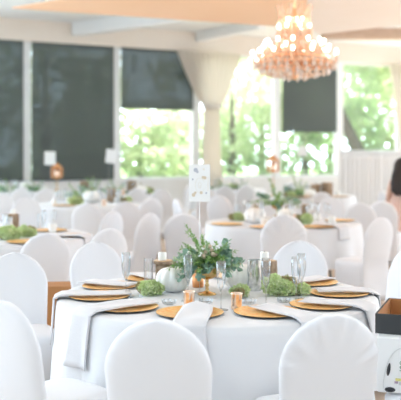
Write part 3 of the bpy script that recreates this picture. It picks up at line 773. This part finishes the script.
# carton on the chair seat, tray on the carton
seatz=.4745
cx_,cy_=1.01,3.90; cw,cdp,ch=.34,.26,.255; crz=-.26
c=thing('white_carton','white carton with a dark handle slot and small stickers on the corner chair','box',(cx_,cy_,seatz),crz)
cb=MB(); b_=.006
cb.loft([[(-cw/2+b_,-cdp/2+b_,0),(cw/2-b_,-cdp/2+b_,0),(cw/2-b_,cdp/2-b_,0),(-cw/2+b_,cdp/2-b_,0)],[(-cw/2,-cdp/2,b_),(cw/2,-cdp/2,b_),(cw/2,cdp/2,b_),(-cw/2,cdp/2,b_)],
 [(-cw/2,-cdp/2,ch-b_),(cw/2,-cdp/2,ch-b_),(cw/2,cdp/2,ch-b_),(-cw/2,cdp/2,ch-b_)],[(-cw/2+b_,-cdp/2+b_,ch),(cw/2-b_,-cdp/2+b_,ch),(cw/2-b_,cdp/2-b_,ch),(-cw/2+b_,cdp/2-b_,ch)]])
obj('body',cb,M['carton'],c,False)
fy=-cdp/2-.001
def flat(nm,m,x0,x1,z0,z1,dy=.0015): return obj(nm,MB().box(x0,x1,fy-dy,fy,z0,z1),M[m],c,False)
hs=MB(); hs.ball((0,0,0),1,16,8); hs.v=[(-cw/2+.052+x*.008+z*.004,fy+y*.004,.108+z*.030) for x,y,z in hs.v]; obj('handle_slot',hs,M['hole'],c)
hs=MB(); hs.ball((0,0,0),1,16,8); hs.v=[(-cw/2+.058+x*.024,fy+y*.004,.016+z*.012) for x,y,z in hs.v]; obj('handle_slot',hs,M['hole'],c)
flat('sticker','yellow',-cw/2+.082,-cw/2+.112,.058,.070); flat('sticker','purple',-cw/2+.078,-cw/2+.094,.046,.056); flat('sticker','greyline',-cw/2+.098,-cw/2+.118,.040,.054)
mb=MB(); mb.tube([(-cw/2+.028+.09*(1-cos(t)),fy-.001,.02+.19*sin(t)) for t in [k*pi/2/14 for k in range(15)]],.0012,5); obj('printed_curve',mb,M['greyline'],c)
for tx,zz,sz_ in (('C',.132,.026),('S',.104,.034)):
    cu=bpy.data.curves.new('lettering','FONT'); cu.body=tx; cu.size=sz_; cu.extrude=.0006; cu.materials.append(M['greentext'])
    o0=bpy.data.objects.new('lettering_curve',cu); col.objects.link(o0); dg=bpy.context.evaluated_depsgraph_get(); me_=bpy.data.meshes.new_from_object(o0.evaluated_get(dg)); bpy.data.objects.remove(o0); bpy.data.curves.remove(cu); o=bpy.data.objects.new('lettering',me_); col.objects.link(o); o.parent=c; o.rotation_euler=(pi/2,0,0); o.location=(-cw/2+.100,fy-.001,zz)
tray('black cardboard tray with brown inside, on top of the white carton at right',(1.085,4.03,seatz+ch+.001),-.36,.40,.45,.092,M['black'],M['kraft'])
# kraft box behind the table at left
kx,ky=atd(61,6.3)
kb=thing('cardboard_box','plain brown cardboard box on the floor left of the foreground table','box',(kx,ky,0),.12)
obj('body',MB().box(-.13,.13,-.12,.12,.001,.58),M['kraft'],kb,False); obj('flap',MB().box(-.13,.13,-.12,-.003,.5805,.584),M['kraft'],kb,False); obj('flap',MB().box(-.13,.13,.003,.12,.5805,.584),M['kraft'],kb,False)

# ------------------------------------------------------------------ white backdrop, black box, person
p0,p1=Vector((*atd(341,19.6),0)),Vector((*atd(402,20.6),0)); dd=(p1-p0); Lb=dd.length
bd=thing('draped_backdrop','long white draped screen standing before the right window','screen',((p0.x+p1.x)/2,(p0.y+p1.y)/2,0),atan2(dd.y,dd.x))
rows=[]
for k in range(9):
    z=.01+1.62*k/8; rows.append([(-Lb/2+Lb*i/120, .03*sin(i*.72)+.012*sin(i*1.9+1),z) for i in range(121)]+[(-Lb/2+Lb*i/120,.05+.03*sin(i*.72),z) for i in range(120,-1,-1)])
obj('drape',MB().loft(rows),M['drape'],bd)
obj('top_rail',MB().tube([(-Lb/2,.03,1.645),(Lb/2,.03,1.645)],.018,8),M['frame'],bd)
ex,ey=TABS['E']
bk=obj('black_box',MB().box(-.10,.10,-.1,.1,0,.26),M['black'],smooth=False); bk.location=(ex-.70,ey+.1,ZT); tag(bk,'small black box on the table cut by the right edge','box')
deco('E',[('plate',392,207,'gold plate on the table cut by the right edge'),('pump',420,205,'white pumpkin on the table cut by the right edge',1.2)])

def skin_fig(name,joints,edges,radii,m,parent,sub=2):
    me=bpy.data.meshes.new(name); me.from_pydata(joints,edges,[]); o=bpy.data.objects.new(name,me); col.objects.link(o); o.parent=parent
    me.materials.append(m)
    md=o.modifiers.new('skin','SKIN'); md.use_smooth_shade=True
    for v,r in zip(me.skin_vertices[0].data,radii): v.radius=(r if isinstance(r,tuple) else (r,r))
    me.skin_vertices[0].data[0].use_root=True
    s=o.modifiers.new('sub','SUBSURF'); s.levels=sub; s.render_levels=sub
    return o
px_,py_=atd(402.5,12.1)
pe=thing('person','person with long dark hair in a blush dress at the right edge','person',(px_,py_,0),.05)
J=[(0,0,.86),(0,0,1.0),(0,.0,1.12),(0,0,1.20),(0,.0,1.27),(0,.03,1.36),(0,.03,1.44),
   (-.15,0,1.18),(-.21,.0,.96),(-.20,.10,.76),(-.19,.13,.68),(.15,0,1.18),(.21,0,.96),(.20,.10,.76),(.19,.13,.68),
   (-.085,0,.80),(-.09,.01,.45),(-.09,0,.09),(-.09,.12,.03),(.085,0,.80),(.09,.01,.45),(.09,0,.09),(.09,.12,.03)]
E=[(0,1),(1,2),(2,3),(3,4),(4,5),(5,6),(3,7),(7,8),(8,9),(9,10),(3,11),(11,12),(12,13),(13,14),(0,15),(15,16),(16,17),(17,18),(0,19),(19,20),(20,21),(21,22)]
RA=[(.15,.11),(.12,.09),(.13,.09),(.10,.07),.045,.085,.07,.05,.038,.03,.032,.05,.038,.03,.032,.085,.055,.036,.03,.085,.055,.036,.03]
body=skin_fig('body',J,E,RA,M['skin'],pe)
dr=MB(); rg=[]
for z,a,b in ((.42,.27,.2),(.6,.23,.17),(.8,.20,.15),(.88,.195,.15),(1.0,.155,.12),(1.12,.165,.125),(1.2,.165,.11),(1.225,.11,.085)):
    rg.append([(a*cos(2*pi*i/36)*(1+.03*sin(9*2*pi*i/36)*(z<.8)),b*sin(2*pi*i/36),z) for i in range(36)])
obj('dress',dr.loft(rg,False,False),M['blush'],pe)
hr=MB(); rg=[]
for z,a,b,yc in ((.97,.14,.035,-.17),(1.03,.20,.05,-.165),(1.14,.205,.06,-.14),(1.26,.175,.075,-.08),(1.35,.13,.105,-.02),(1.42,.115,.115,.01),(1.48,.085,.09,.02),(1.515,.04,.045,.02),(1.52,.01,.01,.02)):
    rg.append([(a*cos(2*pi*i/40)*(1+.05*sin(11*2*pi*i/40)),yc+b*sin(2*pi*i/40)*(1+.06*sin(7*2*pi*i/40)),z) for i in range(40)])
obj('hair',hr.loft(rg),M['hair'],pe)

# ------------------------------------------------------------------ chandelier
M['chand'] = mat('rose_brass', (.95,.60,.38), .3, .7, c2=(.9,.52,.30), scale=18)
hx_,hy_=atd(294.5,10.2); kz=10.2/F
def cz_(py): return CAMZ+(HZ-py)*kz
t=thing('chandelier','large lit crystal chandelier hanging from the peach ceiling','chandelier',(hx_,hy_,0))
obj('chain',MB().tube([(0,0,cz_(10)),(0,0,SZ+.005)],.012,8),M['chand'],t)
obj('canopy',MB().lathe([(.02,SZ-.06),(.06,SZ-.04),(.09,SZ-.003)],20),M['chand'],t)
obj('column',MB().lathe([(.01,cz_(80)),(.05,cz_(76)),(.03,cz_(70)),(.02,cz_(60)),(.06,cz_(54)),(.025,cz_(48)),(.02,cz_(36)),(.05,cz_(30)),(.02,cz_(24)),(.03,cz_(12)),(.01,cz_(8))],16),M['chand'],t)
tiers=[(.52,55,14,64),(.36,44,12,52),(.20,29,8,36),(.11,20,6,27),(.43,50,8,58)]
for r,py,n,pyr in tiers:
    zr=cz_(pyr)
    tr=MB(); rg=[]
    for i in range(48): 
        a=2*pi*i/48; rg.append((r*.93*cos(a),r*.93*sin(a),zr))
    tr.tube(rg+[rg[0]],.014,6); obj('ring',tr,M['chand'],t)
    for k in range(n):
        a=2*pi*k/n+r; z=cz_(py)
        ar=obj('arm',MB().tube([(.03*cos(a),.03*sin(a),zr+.03),(r*.5*cos(a),r*.5*sin(a),zr-.05),(r*.85*cos(a),r*.85*sin(a),zr-.045),(r*cos(a),r*sin(a),zr+.02),(r*cos(a),r*sin(a),z-.05)],.010,6),M['chand'],t)
        obj('candle_sleeve',MB().lathe([(.03,z-.055),(.012,z-.05),(.012,z)],10,(r*cos(a),r*sin(a),0)),M['crystal'],ar)
        mb=MB(); mb.ball((r*cos(a),r*sin(a),z+.026),.018,10,6,sz=1.6); obj('bulb',mb,M['bulb'],ar)
def strand(p,q,sag,n,rb,m,nm='crystal_strand'):
    mb=MB(); pw=[]
    for k in range(n):
        u=k/(n-1); v=Vector(p).lerp(Vector(q),u); v.z-=sag*4*u*(1-u); mb.ball(v,rb,6,4,sz=1.2); pw.append(v)
    mb.tube(pw,.003,4)
    return obj(nm,mb,M[m],t,False)
for r0,p0_,r1,p1_,n in ((.19,17,.22,36,16),(.13,24,.40,60,18),(.20,40,.44,66,20),(.18,33,.35,52,20),(.33,49,.50,64,26)):
    for k in range(n):
        a=2*pi*k/n+.1; strand((r0*cos(a),r0*sin(a),cz_(p0_)),(r1*cos(a+.1),r1*sin(a+.1),cz_(p1_)),.05,9,.017,'crystal')
mb=MB(); rg=[(.17*cos(2*pi*i/32),.17*sin(2*pi*i/32),cz_(18)) for i in range(33)]; mb.tube(rg,.012,6); obj('ring',mb,M['chand'],t)
for k in range(10):
    a=2*pi*k/10; strand((.17*cos(a),.17*sin(a),cz_(20)),(.21*cos(a),.21*sin(a),cz_(7)),-.02,6,.019,'crystal','crown_crystal')
for r,py,n,L in ((.50,65,30,.10),(.42,69,22,.13),(.28,72,14,.12),(.14,76,8,.10)):
    for k in range(n):
        a=2*pi*k/n+r*3; x,y,z=r*cos(a),r*sin(a),cz_(py)
        mb=MB(); mb.ball((x,y,z+.03),.014,6,4); mb.lathe([(.003,z-L*.62),(.022,z-L*.40),(.016,z-L*.12),(.004,z+.012)],7,(x,y,0)); obj('pendant',mb,M['crystalclear'] if k%5 else M['crystal'],t,False)
for k in range(16):
    a=2*pi*k/16; strand((.5*cos(a),.5*sin(a),cz_(64)),(.14*cos(a),.14*sin(a),cz_(74)),.07,9,.015,'crystal','basket_strand')

# ------------------------------------------------------------------ light, camera, view
sc=bpy.context.scene
w=bpy.data.worlds.new('sky'); sc.world=w; w.use_nodes=True
bg=w.node_tree.nodes['Background']; bg.inputs['Color'].default_value=(.75,.885,1.0,1); bg.inputs['Strength'].default_value=1.0
wn_t=w.node_tree; tcw=wn_t.nodes.new('ShaderNodeTexCoord'); sx_=wn_t.nodes.new('ShaderNodeVectorMath'); sx_.operation='DOT_PRODUCT'; sx_.inputs[1].default_value=(-.08,.997,0); mr=wn_t.nodes.new('ShaderNodeMapRange')
wn_t.links.new(tcw.outputs['Generated'],sx_.inputs[0]); wn_t.links.new(sx_.outputs['Value'],mr.inputs['Value'])
mr.inputs['From Min'].default_value=-.35; mr.inputs['From Max'].default_value=1; mr.inputs['To Min'].default_value=.85; mr.inputs['To Max'].default_value=7
wn_t.links.new(mr.outputs['Result'],bg.inputs['Strength'])
sl_=bpy.data.lights.new('sun','SUN'); sl_.energy=12.0; sl_.color=(1,.94,.82); sl_.angle=.03
so=bpy.data.objects.new('sun',sl_); col.objects.link(so); so.rotation_euler=Vector((-.55,-.35,-1)).to_track_quat('-Z','Y').to_euler()
cam=bpy.data.cameras.new('camera'); co=bpy.data.objects.new('camera',cam); col.objects.link(co)
co.location=(0,0,CAMZ); co.rotation_euler=(pi/2,0,0)
cam.sensor_width=36; cam.sensor_fit='HORIZONTAL'; cam.lens=F/401*36; cam.shift_y=-(200-HZ)/401; cam.clip_end=300
cam.dof.use_dof=True; cam.dof.focus_distance=4.35; cam.dof.aperture_fstop=2.4
sc.camera=co
sc.view_settings.view_transform='Standard'; sc.view_settings.look='None'; sc.view_settings.gamma=1; sc.view_settings.use_curve_mapping=False
sc.view_settings.exposure=0.38
